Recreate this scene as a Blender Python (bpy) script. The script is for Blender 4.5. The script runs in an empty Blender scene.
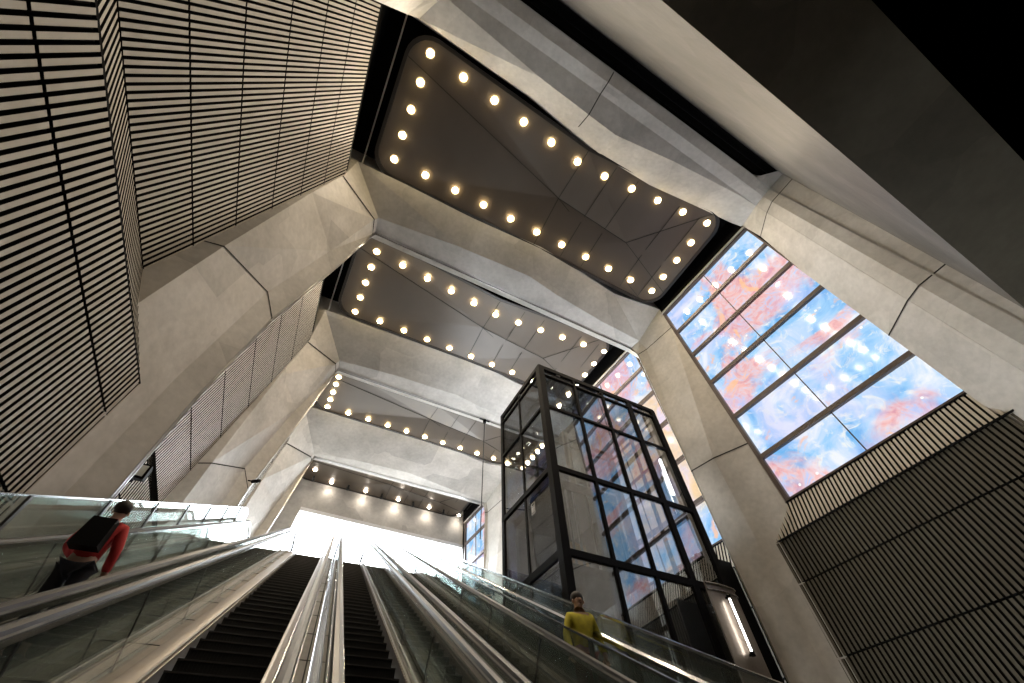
import bpy, math, random
from mathutils import Vector, Matrix
random.seed(7)
SC = bpy.context.scene
COL = SC.collection
S = 1.35                                   # layout unit -> metres
R = math.radians

# ------------------------------------------------------------------ camera, world, exposure
cam_d = bpy.data.cameras.new('camera'); cam = bpy.data.objects.new('camera', cam_d); COL.objects.link(cam)
SC.camera = cam
cam_d.sensor_width = 36.0; cam_d.lens = 411.67 / 1024 * 36.0
cam_d.clip_start = 0.02; cam_d.clip_end = 500
_y, _p, _r = R(30.395), R(54.158), R(-3.059)
fwd = Vector((math.sin(_y)*math.cos(_p), math.cos(_y)*math.cos(_p), math.sin(_p)))
rgt = Vector((math.cos(_y), -math.sin(_y), 0)); upv = rgt.cross(fwd)
r2 = rgt*math.cos(_r) + upv*math.sin(_r); u2 = -rgt*math.sin(_r) + upv*math.cos(_r)
cam.matrix_world = Matrix((( r2.x, u2.x, -fwd.x, 0), (r2.y, u2.y, -fwd.y, 0), (r2.z, u2.z, -fwd.z, 0), (0, 0, 0, 1)))

SC.view_settings.view_transform = 'Standard'; SC.view_settings.look = 'None'
SC.view_settings.exposure = 0.2; SC.view_settings.gamma = 1.0
SC.view_settings.use_curve_mapping = False
SC.cycles.use_denoising = True
SC.cycles.max_bounces = 8; SC.cycles.diffuse_bounces = 4; SC.cycles.glossy_bounces = 5
SC.cycles.transparent_max_bounces = 24; SC.cycles.transmission_bounces = 6
SC.cycles.sample_clamp_indirect = 4.0; SC.cycles.sample_clamp_direct = 0
SC.cycles.caustics_reflective = False; SC.cycles.caustics_refractive = False
W = bpy.data.worlds.new('sky'); SC.world = W; W.use_nodes = True
bg = W.node_tree.nodes['Background']; bg.inputs[0].default_value = (0.86, 0.93, 1.0, 1); bg.inputs[1].default_value = 17.0

# ------------------------------------------------------------------ materials
def nt(name):
    m = bpy.data.materials.new(name); m.use_nodes = True
    t = m.node_tree; b = t.nodes['Principled BSDF']
    return m, t, b
def node(t, kind, **kw):
    n = t.nodes.new(kind)
    for k, v in kw.items():
        if k.startswith('i_'): n.inputs[int(k[2:])].default_value = v
        else: setattr(n, k, v)
    return n
def flat(name, col, rough=.6, metal=0., spec=.5, bump=0., bscale=30, var=.15, vscale=3):
    m, t, b = nt(name); L = t.links
    tc = node(t, 'ShaderNodeTexCoord'); n = node(t, 'ShaderNodeTexNoise'); n.inputs['Scale'].default_value = vscale
    n.inputs['Detail'].default_value = 5
    L.new(tc.outputs['Object'], n.inputs['Vector'])
    mx = node(t, 'ShaderNodeMix', data_type='RGBA')
    mx.inputs[6].default_value = (*[c*(1-var) for c in col], 1); mx.inputs[7].default_value = (*[min(1, c*(1+var)) for c in col], 1)
    L.new(n.outputs['Fac'], mx.inputs[0]); L.new(mx.outputs[2], b.inputs['Base Color'])
    b.inputs['Roughness'].default_value = rough; b.inputs['Metallic'].default_value = metal
    b.inputs['Specular IOR Level'].default_value = spec
    if bump:
        n2 = node(t, 'ShaderNodeTexNoise'); n2.inputs['Scale'].default_value = bscale; n2.inputs['Detail'].default_value = 4
        L.new(tc.outputs['Object'], n2.inputs['Vector'])
        bp = node(t, 'ShaderNodeBump'); bp.inputs['Strength'].default_value = bump; bp.inputs['Distance'].default_value = .03
        L.new(n2.outputs['Fac'], bp.inputs['Height']); L.new(bp.outputs[0], b.inputs['Normal'])
    return m
def concrete(name, a, bcol, rough=.55):
    m, t, b = nt(name); L = t.links
    tc = node(t, 'ShaderNodeTexCoord')
    n1 = node(t, 'ShaderNodeTexNoise'); n1.inputs['Scale'].default_value = .55; n1.inputs['Detail'].default_value = 7; n1.inputs['Roughness'].default_value = .62
    n2 = node(t, 'ShaderNodeTexNoise'); n2.inputs['Scale'].default_value = 6; n2.inputs['Detail'].default_value = 6
    # cast panels: every lift of formwork has its own tone
    br = node(t, 'ShaderNodeTexVoronoi'); br.inputs['Scale'].default_value = .38; br.distance = 'CHEBYCHEV'
    for n in (n1, n2, br): L.new(tc.outputs['Object'], n.inputs['Vector'])
    mr = node(t, 'ShaderNodeMapRange'); mr.inputs[1].default_value = .35; mr.inputs[2].default_value = .68
    L.new(n1.outputs['Fac'], mr.inputs[0])
    mx = node(t, 'ShaderNodeMix', data_type='RGBA'); mx.inputs[6].default_value = (*a, 1); mx.inputs[7].default_value = (*bcol, 1)
    L.new(mr.outputs[0], mx.inputs[0])
    hv = node(t, 'ShaderNodeHueSaturation')
    ms = node(t, 'ShaderNodeSeparateColor'); L.new(br.outputs['Color'], ms.inputs[0])
    m2 = node(t, 'ShaderNodeMapRange'); m2.inputs[3].default_value = .86; m2.inputs[4].default_value = 1.12
    L.new(ms.outputs[0], m2.inputs[0]); L.new(m2.outputs[0], hv.inputs['Value']); L.new(mx.outputs[2], hv.inputs['Color'])
    m3 = node(t, 'ShaderNodeMapRange'); m3.inputs[1].default_value = .3; m3.inputs[2].default_value = .7; m3.inputs[3].default_value = .92; m3.inputs[4].default_value = 1.07
    L.new(n2.outputs['Fac'], m3.inputs[0])
    h2 = node(t, 'ShaderNodeHueSaturation'); L.new(hv.outputs[0], h2.inputs['Color']); L.new(m3.outputs[0], h2.inputs['Value'])
    L.new(h2.outputs[0], b.inputs['Base Color']); b.inputs['Roughness'].default_value = rough
    b.inputs['Specular IOR Level'].default_value = .45
    bp = node(t, 'ShaderNodeBump'); bp.inputs['Strength'].default_value = .12; bp.inputs['Distance'].default_value = .05
    L.new(n2.outputs['Fac'], bp.inputs['Height']); L.new(bp.outputs[0], b.inputs['Normal'])
    return m
def emit(name, col, s):
    m = bpy.data.materials.new(name); m.use_nodes = True; t = m.node_tree; t.nodes.clear()
    e = node(t, 'ShaderNodeEmission'); e.inputs[0].default_value = (*col, 1); e.inputs[1].default_value = s
    o = node(t, 'ShaderNodeOutputMaterial'); t.links.new(e.outputs[0], o.inputs[0]); return m
def glass(name, tint, refl=1.0, ior=1.5, base=.0, haze=.0):
    m = bpy.data.materials.new(name); m.use_nodes = True; t = m.node_tree; t.nodes.clear(); L = t.links
    tr = node(t, 'ShaderNodeBsdfTransparent'); tr.inputs[0].default_value = (*tint, 1)
    gl = node(t, 'ShaderNodeBsdfGlossy'); gl.inputs['Roughness'].default_value = .02; gl.inputs[0].default_value = (refl, refl, refl, 1)
    fr = node(t, 'ShaderNodeFresnel'); ge = node(t, 'ShaderNodeNewGeometry')      # thin pane: same reflectance from both faces
    io = node(t, 'ShaderNodeMapRange'); io.inputs[3].default_value = ior; io.inputs[4].default_value = 1/ior
    L.new(ge.outputs['Backfacing'], io.inputs[0]); L.new(io.outputs[0], fr.inputs[0])
    ad = node(t, 'ShaderNodeMath', operation='ADD', use_clamp=True); ad.inputs[1].default_value = base
    mx = node(t, 'ShaderNodeMixShader'); o = node(t, 'ShaderNodeOutputMaterial')
    L.new(fr.outputs[0], ad.inputs[0]); L.new(ad.outputs[0], mx.inputs[0]); df = node(t, 'ShaderNodeBsdfDiffuse'); df.inputs[0].default_value = (.50, .55, .52, 1); hz = node(t, 'ShaderNodeMixShader'); hz.inputs[0].default_value = haze; L.new(tr.outputs[0], hz.inputs[1]); L.new(df.outputs[0], hz.inputs[2]); L.new(hz.outputs[0], mx.inputs[1]); L.new(gl.outputs[0], mx.inputs[2]); L.new(mx.outputs[0], o.inputs[0])
    return m
def art_glass():
    """Painted glass lit from outside: sky blues, white cloud, coral and peach swirls, white flecks."""
    m = bpy.data.materials.new('art_glass'); m.use_nodes = True; t = m.node_tree; t.nodes.clear(); L = t.links
    tc = node(t, 'ShaderNodeTexCoord')
    def noise(sc, off, dist=0., det=5, rough=.55):
        mp = node(t, 'ShaderNodeMapping'); mp.inputs['Location'].default_value = off
        L.new(tc.outputs['Object'], mp.inputs[0])
        n = node(t, 'ShaderNodeTexNoise'); n.inputs['Scale'].default_value = sc; n.inputs['Detail'].default_value = det
        n.inputs['Roughness'].default_value = rough; n.inputs['Distortion'].default_value = dist
        L.new(mp.outputs[0], n.inputs[0]); return n.outputs['Fac']
    def ramp(src, *stops):
        r = node(t, 'ShaderNodeValToRGB'); e = r.color_ramp.elements
        while len(e) < len(stops): e.new(.5)
        for k, (p, c) in enumerate(stops): e[k].position = p; e[k].color = (*c, 1)
        L.new(src, r.inputs[0]); return r.outputs[0]
    def mix(fac, a, b):
        x = node(t, 'ShaderNodeMix', data_type='RGBA'); L.new(fac, x.inputs[0]); L.new(a, x.inputs[6])
        if isinstance(b, tuple): x.inputs[7].default_value = (*b, 1)
        else: L.new(b, x.inputs[7])
        return x.outputs[2]
    sky = ramp(noise(.55, (3, 1, 7), 1.5), (.34, (.17, .45, .82)), (.44, (.34, .61, .91)), (.54, (.56, .71, .93)), (.64, (.82, .86, .95)))
    cloud = ramp(noise(1.3, (9, 4, 2), 2.2, 8, .62), (.53, (0, 0, 0)), (.66, (1, 1, 1)))
    c1 = mix(cloud, sky, (.82, .86, .86))
    pinkm = ramp(noise(.22, (21, 13, 4), .9, 5, .6), (.50, (0, 0, 0)), (.57, (.85, .85, .85)))
    pinkc = ramp(noise(1.3, (1, 8, 3), 2.5, 8, .65), (.33, (.74, .26, .30)), (.45, (.88, .42, .38)), (.55, (.87, .57, .56)), (.64, (.55, .60, .88)))
    c2 = mix(pinkm, c1, pinkc)
    orm = ramp(noise(.45, (2, 31, 11), 1.8, 6, .6), (.60, (0, 0, 0)), (.65, (.8, .8, .8)))
    c3 = mix(orm, c2, (.98, .55, .30))
    lil = ramp(noise(.4, (12, 3, 41), .8, 3), (.5, (0, 0, 0)), (.66, (.4, .4, .4)))
    c4 = mix(lil, c3, (.50, .50, .88))
    # amber patch low in the second window
    sx = node(t, 'ShaderNodeSeparateXYZ'); L.new(tc.outputs['Object'], sx.inputs[0])
    def band(out, lo, hi, soft):
        a = node(t, 'ShaderNodeMapRange', interpolation_type='SMOOTHSTEP'); a.inputs[1].default_value = lo-soft; a.inputs[2].default_value = lo
        b_ = node(t, 'ShaderNodeMapRange', interpolation_type='SMOOTHSTEP'); b_.inputs[1].default_value = hi; b_.inputs[2].default_value = hi+soft; b_.inputs[3].default_value = 1; b_.inputs[4].default_value = 0
        L.new(out, a.inputs[0]); L.new(out, b_.inputs[0])
        k = node(t, 'ShaderNodeMath', operation='MULTIPLY'); L.new(a.outputs[0], k.inputs[0]); L.new(b_.outputs[0], k.inputs[1]); return k.outputs[0]
    am = node(t, 'ShaderNodeMath', operation='MULTIPLY')
    L.new(band(sx.outputs[1], 8.6*1.0, 12.0, .8), am.inputs[0]); L.new(band(sx.outputs[2], 9.4, 14.6, .9), am.inputs[1])
    am2 = node(t, 'ShaderNodeMath', operation='MULTIPLY'); am2.inputs[1].default_value = .75; L.new(am.outputs[0], am2.inputs[0])
    warm = ramp(noise(.6, (5, 5, 5), 1.), (.42, (.98, .62, .22)), (.55, (.98, .70, .48)), (.62, (.95, .72, .78)))
    c5 = mix(am2.outputs[0], c4, warm)
    vo = node(t, 'ShaderNodeTexVoronoi'); vo.inputs['Scale'].default_value = 1.25; L.new(tc.outputs['Object'], vo.inputs[0])
    fl = ramp(vo.outputs['Distance'], (.05, (1, 1, 1)), (.065, (0, 0, 0)))
    c6 = mix(fl, c5, (1.0, 1.0, 1.0))
    e = node(t, 'ShaderNodeEmission'); L.new(c6, e.inputs[0]); e.inputs[1].default_value = .95
    g = node(t, 'ShaderNodeBsdfGlossy'); g.inputs['Roughness'].default_value = .08; g.inputs[0].default_value = (.05, .05, .05, 1)
    ad = node(t, 'ShaderNodeAddShader'); o = node(t, 'ShaderNodeOutputMaterial')
    L.new(e.outputs[0], ad.inputs[0]); L.new(g.outputs[0], ad.inputs[1]); L.new(ad.outputs[0], o.inputs[0])
    return m

M = dict(
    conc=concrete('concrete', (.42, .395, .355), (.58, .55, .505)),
    shade_conc=concrete('shade_toned_concrete', (.085, .078, .068), (.135, .124, .11)),  # darker copy of conc; the bulkhead's weaker light is put into its colour
    dark_shade_conc=concrete('dark_and_shade_concrete', (.07, .058, .04), (.10, .085, .06), .7),  # dark stairs; also the bulkhead underside, with its shade painted in
    joint=flat('joint_dark', (.02, .018, .016), .9),
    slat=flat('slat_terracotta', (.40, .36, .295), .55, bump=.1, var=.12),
    slat_shade=flat('slat_painted_shade', (.085, .072, .05), .6, bump=.1, var=.12),  # darker copy of slat; lack of light on the lower right wall painted in
    slatback=flat('slat_backing', (.006, .006, .006), .9, spec=.1),
    void=flat('void_black', (.004, .004, .004), .95, spec=.05),
    raft=flat('bronze_raft', (.085, .066, .048), .38, metal=.1, var=.12, vscale=1),
    raft_edge=flat('bronze_edge', (.035, .03, .026), .4, metal=.5),
    seam=flat('panel_seam', (.015, .013, .011), .8),
    trim=flat('steel_trim', (.45, .44, .42), .3, metal=.9),
    bronze=flat('window_bronze', (.10, .075, .065), .45, metal=.2),
    reveal=flat('window_reveal', (.40, .37, .35), .5),
    black=flat('black_steel', (.004, .004, .0045), .6, metal=.0, spec=.08),
    dgrey=flat('dark_grey_steel', (.05, .05, .052), .4, metal=.6),
    chrome=flat('chrome', (.62, .62, .63), .16, metal=1.0, var=.05),
    brushed=flat('brushed_steel', (.30, .26, .225), .36, metal=.5, var=.12, vscale=12),
    rubber=flat('handrail_rubber', (.010, .010, .012), .3, spec=.4),
    step=flat('step_metal', (.028, .027, .026), .55, metal=.3, var=.2),
    stepedge=flat('step_nosing', (.09, .085, .08), .45, metal=.6),
    yellow=flat('yellow_paint', (.75, .55, .03), .5),
    stone=concrete('stone_deck', (.28, .245, .205), (.42, .37, .31), .45),
    floor=concrete('floor_stone', (.22, .21, .19), (.30, .28, .26), .4),
    glass=glass('balustrade_glass', (.82, .86, .845), .95, 1.5, .02, .08),
    lift_glass=glass('lift_glass', (.60, .63, .66), .85, 1.6, .15, .02),
    smoke_glass=glass('smoked_glass', (.26, .29, .37), .7, 1.5, .05, .03),
    art=art_glass(),
    lamp=emit('lamp_lens', (1.0, .80, .46), 55),
    lampw=emit('lamp_lens_cool', (1.0, .90, .78), 45),
    tube=emit('tube_light', (1.0, .93, .84), 14),
    orange=flat('amber_panel', (.85, .50, .25), .4),
    reflector=flat('lamp_reflector', (.75, .62, .40), .35, metal=.5),
    can=flat('black_can', (.01, .01, .01), .5),
    red=flat('red_cloth', (.55, .03, .03), .8), cloth=flat('dark_cloth', (.02, .02, .03), .85),
    blue=flat('blue_cloth', (.05, .07, .13), .85), yel=flat('yellow_cloth', (.75, .62, .05), .75, var=.45, vscale=14),
    maroon=flat('maroon_cloth', (.10, .02, .03), .85),
    skin=flat('skin', (.55, .34, .25), .5), hair=flat('hair', (.02, .015, .012), .6),
    white=flat('white_paint', (.78, .78, .78), .5), lens=flat('lamp_glass', (.55, .56, .50), .2),
    redsign=flat('red_sign', (.45, .10, .09), .5),
)

# ------------------------------------------------------------------ mesh helpers (layout units, scaled by S on emission)
class MB:
    def __init__(s): s.v = []; s.f = []; s.m = []
    def quad(s, *p, mi=0):
        n = len(s.v); s.v += [tuple(q) for q in p]; s.f.append(tuple(range(n, n+len(p)))); s.m.append(mi)
    def hexa(s, b, t, mi=0):
        n = len(s.v); s.v += [tuple(q) for q in b] + [tuple(q) for q in t]
        for f in ((3,2,1,0), (4,5,6,7), (0,1,5,4), (1,2,6,5), (2,3,7,6), (3,0,4,7)):
            s.f.append(tuple(n+i for i in f)); s.m.append(mi)
    def box(s, x0, x1, y0, y1, z0, z1, mi=0):
        s.hexa(((x0,y0,z0),(x1,y0,z0),(x1,y1,z0),(x0,y1,z0)), ((x0,y0,z1),(x1,y0,z1),(x1,y1,z1),(x0,y1,z1)), mi)
    def bar(s, a, b, w, h=None, up=(0,0,1), mi=0):
        a = Vector(a); b = Vector(b); h = h or w; d = (b-a).normalized(); u = Vector(up)
        if abs(d.dot(u)) > .98: u = Vector((0,1,0)) if abs(d.y) < .9 else Vector((1,0,0))
        r = d.cross(u).normalized(); u = r.cross(d)
        o = [(-w/2,-h/2),(w/2,-h/2),(w/2,h/2),(-w/2,h/2)]
        s.hexa([a+r*i+u*j for i,j in o], [b+r*i+u*j for i,j in o], mi)
    def rings(s, rings, closed=True, cap=True, mi=0):
        n = len(s.v); k = len(rings[0])
        for r in rings: s.v += [tuple(p) for p in r]
        for i in range(len(rings)-1):
            for j in range(k if closed else k-1):
                a = n+i*k+j; b = n+i*k+(j+1) % k
                s.f.append((a, b, b+k, a+k)); s.m.append(mi)
        if cap and closed:
            s.f.append(tuple(n+j for j in range(k))[::-1]); s.m.append(mi)
            s.f.append(tuple(n+(len(rings)-1)*k+j for j in range(k))); s.m.append(mi)
    def tube(s, pts, r, seg=10, mi=0, up=(0,0,1)):
        pts = [Vector(p) for p in pts]; rr = []
        for i, p in enumerate(pts):
            d = (pts[min(i+1, len(pts)-1)] - pts[max(i-1, 0)]).normalized(); u = Vector(up)
            if abs(d.dot(u)) > .97: u = Vector((0,1,0)) if abs(d.y) < .9 else Vector((1,0,0))
            x = d.cross(u).normalized(); y = x.cross(d)
            ra = r[i] if isinstance(r, (list, tuple)) else r
            rr.append([p + x*math.cos(a)*ra + y*math.sin(a)*ra for a in [2*math.pi*k/seg for k in range(seg)]])
        s.rings(rr, mi=mi)
    def ball(s, c, rx, ry=None, rz=None, seg=14, mi=0):
        ry = ry or rx; rz = rz or rx; c = Vector(c); rr = []
        for i in range(seg//2+1):
            a = math.pi*i/(seg//2); q = max(math.sin(a), .02)
            rr.append([c + Vector((math.cos(b)*rx*q, math.sin(b)*ry*q, -math.cos(a)*rz)) for b in [2*math.pi*k/seg for k in range(seg)]])
        s.rings(rr, mi=mi)
    def build(s, name, mats, parent=None, org=(0,0,0), smooth=False, kind=None):
        me = bpy.data.meshes.new(name); o = Vector(org)
        me.from_pydata([(Vector(v)-o)*S for v in s.v], [], s.f)
        mats = mats if isinstance(mats, (list, tuple)) else [mats]
        for mm in mats: me.materials.append(M[mm] if isinstance(mm, str) else mm)
        me.polygons.foreach_set('material_index', s.m)
        if smooth: me.polygons.foreach_set('use_smooth', [True]*len(s.f))
        me.update()
        ob = bpy.data.objects.new(name, me); COL.objects.link(ob)
        if parent is not None: ob.parent = parent; ob.location = (o - Vector(parent.get('_o', (0,0,0))))*S
        else: ob.location = o*S
        if kind: ob['kind'] = kind
        return ob
def fix(ob):                                # consistent outward normals
    import bmesh
    bm = bmesh.new(); bm.from_mesh(ob.data); bmesh.ops.recalc_face_normals(bm, faces=bm.faces[:]); bm.to_mesh(ob.data); bm.free(); return ob
def thing(name, label, cat, org, group=None):
    o = bpy.data.objects.new(name, None); COL.objects.link(o); o.location = Vector(org)*S; o['_o'] = tuple(org)
    o['label'] = label; o['category'] = cat; o.empty_display_size = .2
    if group: o['group'] = group
    return o
def tag(o, label, cat, group=None):
    o['label'] = label; o['category'] = cat
    if group: o['group'] = group
    return o
ORD = ['first','second','third','fourth','fifth','sixth','seventh','eighth','ninth','tenth','eleventh']

# incline frame of the escalators: u across, e up the slope, h = drop below the camera's own slope line
HE = R(4.75); TA = R(30)
Lv = Vector((math.cos(HE), -math.sin(HE), 0)); Hd = Vector((math.sin(HE), math.cos(HE), 0))
Ev = Hd*math.cos(TA) + Vector((0,0,math.sin(TA))); Nv = Lv.cross(Ev)
def I(u, e, h): return Lv*u + Ev*e - Nv*h
EB = 15.0                                   # where the slope turns into the upper landing
EL = -4.5                                   # lower turn
def path(e, h):
    """point on the balustrade path at drop h, with the flat run-outs at both ends; returns (point, normal)"""
    if e > EB:
        n = Vector((0,0,1)); b = Ev*EB - Nv*h
        f = min(1, (e-EB)/.5)
        return b + Hd*(e-EB) + Vector((0,0,1))*(.5*math.sin(TA)*(f - f*f/2)), (Nv*(1-f)+n*f).normalized()
    if e < EL: return Ev*EL - Nv*h - Hd*(EL-e), Vector((0,0,1))
    return Ev*e - Nv*h, Nv
ES = [-6.0, EL] + [EL + (EB-EL)*k/6 for k in range(1, 6)] + [EB, EB+.12, EB+.25, EB+.4, EB+.55, EB+1.1]
def sweep(mb, u, prof, mi=0, es=ES, smooth=False):
    """prof: closed list of (du, dn) swept up the slope; h is given in prof as absolute drop (dn = -h)"""
    rr = []
    for e in es:
        ring = []
        for du, h in prof:
            p, n = path(e, h); ring.append(p + Lv*(u+du))
        rr.append(ring)
    mb.rings(rr, mi=mi)

# ================================================================== SHELL
CZ = 14.0
xl = lambda y, z: -2.62 + .06*y - .12*(14-z) - max(0, 4.7-y)*.003*(14-z)            # upper left wall
xll = lambda y: -3.12 + .08*min(y, 6.4) + .06*max(0, y-6.4)                           # lower left wall
xr = lambda y, z: 9.95 - .058*y + .0447*(14-z)          # upper right wall (windows)
xrl = lambda y: 10.02 - .058*y                           # lower right wall
Y0, Y1 = -8.5, 21.8
ZT, ZB = 5.5, 4.70
ZTL, ZBL = 5.62, 4.47                                      # ledge top / bottom
ZF = -4.6
PITCH = .09
def slats(mb, fx, zs, y0, y1, side, fxb=None, dep=.055, w=.053, mi=0):
    """vertical fins between heights zs; side=+1 when the face looks to +x"""
    n = int((y1-y0)/PITCH)
    for a, b in zip(zs[:-1], zs[1:]):
        za, zb = a+.018, b-.018
        for i in range(n):
            y = y0 + i*PITCH
            pa, pb = fx(y, za), fx(y, zb); d = dep*side
            mb.hexa(((pa, y, za), (pa+d, y, za), (pa+d, y+w, za), (pa, y+w, za)),
                    ((pb, y, zb), (pb+d, y, zb), (pb+d, y+w, zb), (pb, y+w, zb)), 1)
            mb.m[-3] = mi                      # slat-coloured face; flanks blackened, shade of the gaps put into the colour
def backing(mb, fx, z0, z1, y0, y1, side, off=.004):
    o = -off*side
    mb.quad((fx(y0,z0)+o, y0, z0), (fx(y1,z0)+o, y1, z0), (fx(y1,z1)+o, y1, z1), (fx(y0,z1)+o, y0, z1), mi=1)
wl = MB()
UZ = [ZTL, 6.62, 7.72, 8.92, 10.12, 11.32, 12.7]
slats(wl, lambda y, z: xl(y, z)-.055, UZ, -7.5, Y1, 1)
backing(wl, lambda y, z: xl(y, z)-.055, ZTL, 13.0, Y0, Y1, 1)
fl = lambda y, z: (xll(y) + (xl(y, ZTL)-xll(y))*(z-ZBL)/(ZTL-ZBL)) - .055       # the battered ledge
slats(wl, fl, [ZBL, ZTL-.01], -7.5, Y1, 1); backing(wl, fl, ZBL, ZTL, Y0, Y1, 1)
slats(wl, lambda y, z: xll(y)-.055, [-2.3, -1.05, .2, 1.45, 2.6, 3.85, ZBL], -7.5, Y1, 1)
backing(wl, lambda y, z: xll(y)-.055, ZF, ZBL, Y0, Y1, 1)
wl.bar((xll(Y0)-.02, Y0, ZBL), (xll(6.4)-.02, 6.4, ZBL), .03, .03, mi=1)
o = wl.build('wall_left', ['slat', 'slatback'], kind='structure')
wr = MB()
fr_ = lambda y, z: xrl(y) + (xr(y, ZT)-.02-xrl(y))*(z-ZB)/(ZT-ZB)
slats(wr, lambda y, z: fr_(y, z)+.055, [ZB, ZT-.02], -7.5, Y1, -1); backing(wr, lambda y, z: fr_(y, z)+.055, ZB, ZT, Y0, Y1, -1)
frl = lambda y, z: xrl(y)+.055
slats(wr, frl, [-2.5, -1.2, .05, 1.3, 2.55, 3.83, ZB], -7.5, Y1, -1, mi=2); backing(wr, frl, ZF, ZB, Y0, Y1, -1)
wr.bar((xrl(Y0)-.02, Y0, ZB), (xrl(5.15)-.02, 5.15, ZB), .03, .03, mi=1)
wr.build('wall_right', ['slat', 'slatback', 'slat_shade'], kind='structure')

# windows: painted glass in bronze frames, one per bay
def window(n, y0, y1):
    z0, z1 = ZT, 13.62
    root = thing(f'window_{n}', 'x', 'x', (xr((y0+y1)/2, z0), (y0+y1)/2, z0)); del root['label']; del root['category']; root['kind'] = 'structure'
    P = lambda y, z, d=0: (xr(y, z)+d, y, z)
    g = MB(); g.hexa((P(y0,z0,.10), P(y0,z0,.12), P(y1,z0,.12), P(y1,z0,.10)), (P(y0,z1,.10), P(y0,z1,.12), P(y1,z1,.12), P(y1,z1,.10)))
    g.build('painted_glass', 'art', root, org=(0,0,0))
    f = MB()
    for z in (z0+.03, 6.75, 8.16, 9.62, 11.02, 12.36, z1-.03):
        w = .12 if z0+.1 < z < z1-.1 else .06
        f.hexa((P(y0,z-w/2,0), P(y0,z-w/2,.14), P(y1,z-w/2,.14), P(y1,z-w/2,0)), (P(y0,z+w/2,0), P(y0,z+w/2,.14), P(y1,z+w/2,.14), P(y1,z+w/2,0)))
    for y, w in ((y0+.02, .05), (y1-.07, .13)):
        f.hexa((P(y-w/2,z0,0), P(y-w/2,z0,.14), P(y+w/2,z0,.14), P(y+w/2,z0,0)), (P(y-w/2,z1,0), P(y-w/2,z1,.14), P(y+w/2,z1,.14), P(y+w/2,z1,0)))
    y = (y0+y1)/2-.02; w = .022
    f.hexa((P(y-w/2,z0,.06), P(y-w/2,z0,.11), P(y+w/2,z0,.11), P(y+w/2,z0,.06)), (P(y-w/2,z1,.06), P(y-w/2,z1,.11), P(y+w/2,z1,.11), P(y+w/2,z1,.06)))
    f.build('frame', 'bronze', root)
    r = MB(); r.bar(P(y0, z1+.05, -.03), P(y1, z1+.05, -.03), .05, .07); r.build('head_trim', 'reveal', root)
    s = MB(); s.bar(P(y0, z0-.02, -.02), P(y1, z0-.02, -.02), .06, .03); s.build('sill', 'black', root)
window(1, .56, 4.70); window(2, 6.5, 11.1); window(3, 13.1, 17.3); window(4, 19.1, 21.6)
# solid wall behind / between the windows
w2 = MB()
for a, b in ((Y0, .56), (4.70, 6.5), (11.1, 13.1), (17.3, 19.1), (21.6, Y1)):
    w2.hexa(((xr(a,ZT),a,ZT),(xr(a,ZT)+.3,a,ZT),(xr(b,ZT)+.3,b,ZT),(xr(b,ZT),b,ZT)), ((xr(a,15),a,15.2),(xr(a,15)+.3,a,15.2),(xr(b,15)+.3,b,15.2),(xr(b,15),b,15.2)))
w2.hexa(((xr(Y0,13.7),Y0,13.7),(xr(Y0,13.7)+.3,Y0,13.7),(xr(Y1,13.7)+.3,Y1,13.7),(xr(Y1,13.7),Y1,13.7)), ((xr(Y0,15),Y0,15.2),(xr(Y0,15)+.3,Y0,15.2),(xr(Y1,15)+.3,Y1,15.2),(xr(Y1,15),Y1,15.2)))
w2.build('wall_right', 'void', kind='structure')

# roof void, back wall, floor, front wall with the bright portal
c = MB(); c.box(-7, 14, Y0-1, Y1+.6, 14.6, 15.2); c.box(-7, -2.9, Y0-1, Y1, 13.0, 14.8); c.build('ceiling', 'void', kind='structure')
b = MB(); b.box(-7, 14, Y0-1.3, Y0-1, ZF-1, 15.2); b.build('wall_back', 'void', kind='structure')
b = MB(); b.box(-7, -4.6, Y0-1, Y1+.6, ZF-1, 15.2); b.build('wall_outer', 'void', kind='structure')
b = MB(); b.box(10.9, 11.2, Y0-1, Y1+.6, ZF-1, 15.2); b.build('wall_outer', 'void', kind='structure')
f = MB(); f.box(-7, 14, Y0-1.3, 6, ZF-.4, ZF); f.build('floor', 'floor', kind='structure')
ZL = 6.40
pw = MB()
OX0, OX1, OZ = -.22, 9.15, 12.42
pw.box(-7, OX0-.9, Y1, Y1+.5, ZF, 15.2); pw.box(OX1, 14, Y1, Y1+.5, ZF, 15.2)
pw.box(OX0-.9, OX1, Y1, Y1+.5, OZ, 15.2)
pw.hexa(((OX0-.9,Y1,ZF),(OX0-.89,Y1,ZF),(OX0-.89,Y1+.5,ZF),(OX0-.9,Y1+.5,ZF)), ((OX0-.9,Y1,OZ),(OX0,Y1,OZ),(OX0,Y1+.5,OZ),(OX0-.9,Y1+.5,OZ)))
pw.build('wall_front', 'conc', kind='structure')
lt = MB(); lt.box(OX0, OX1, Y1-.04, Y1+.5, OZ-.16, OZ+.02); lt.build('trim_1', 'white', kind='structure')
f = MB(); f.box(-4.5, 11, 14.95, 60, ZL-.3, ZL); f.build('floor', 'floor', kind='structure')

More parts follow.
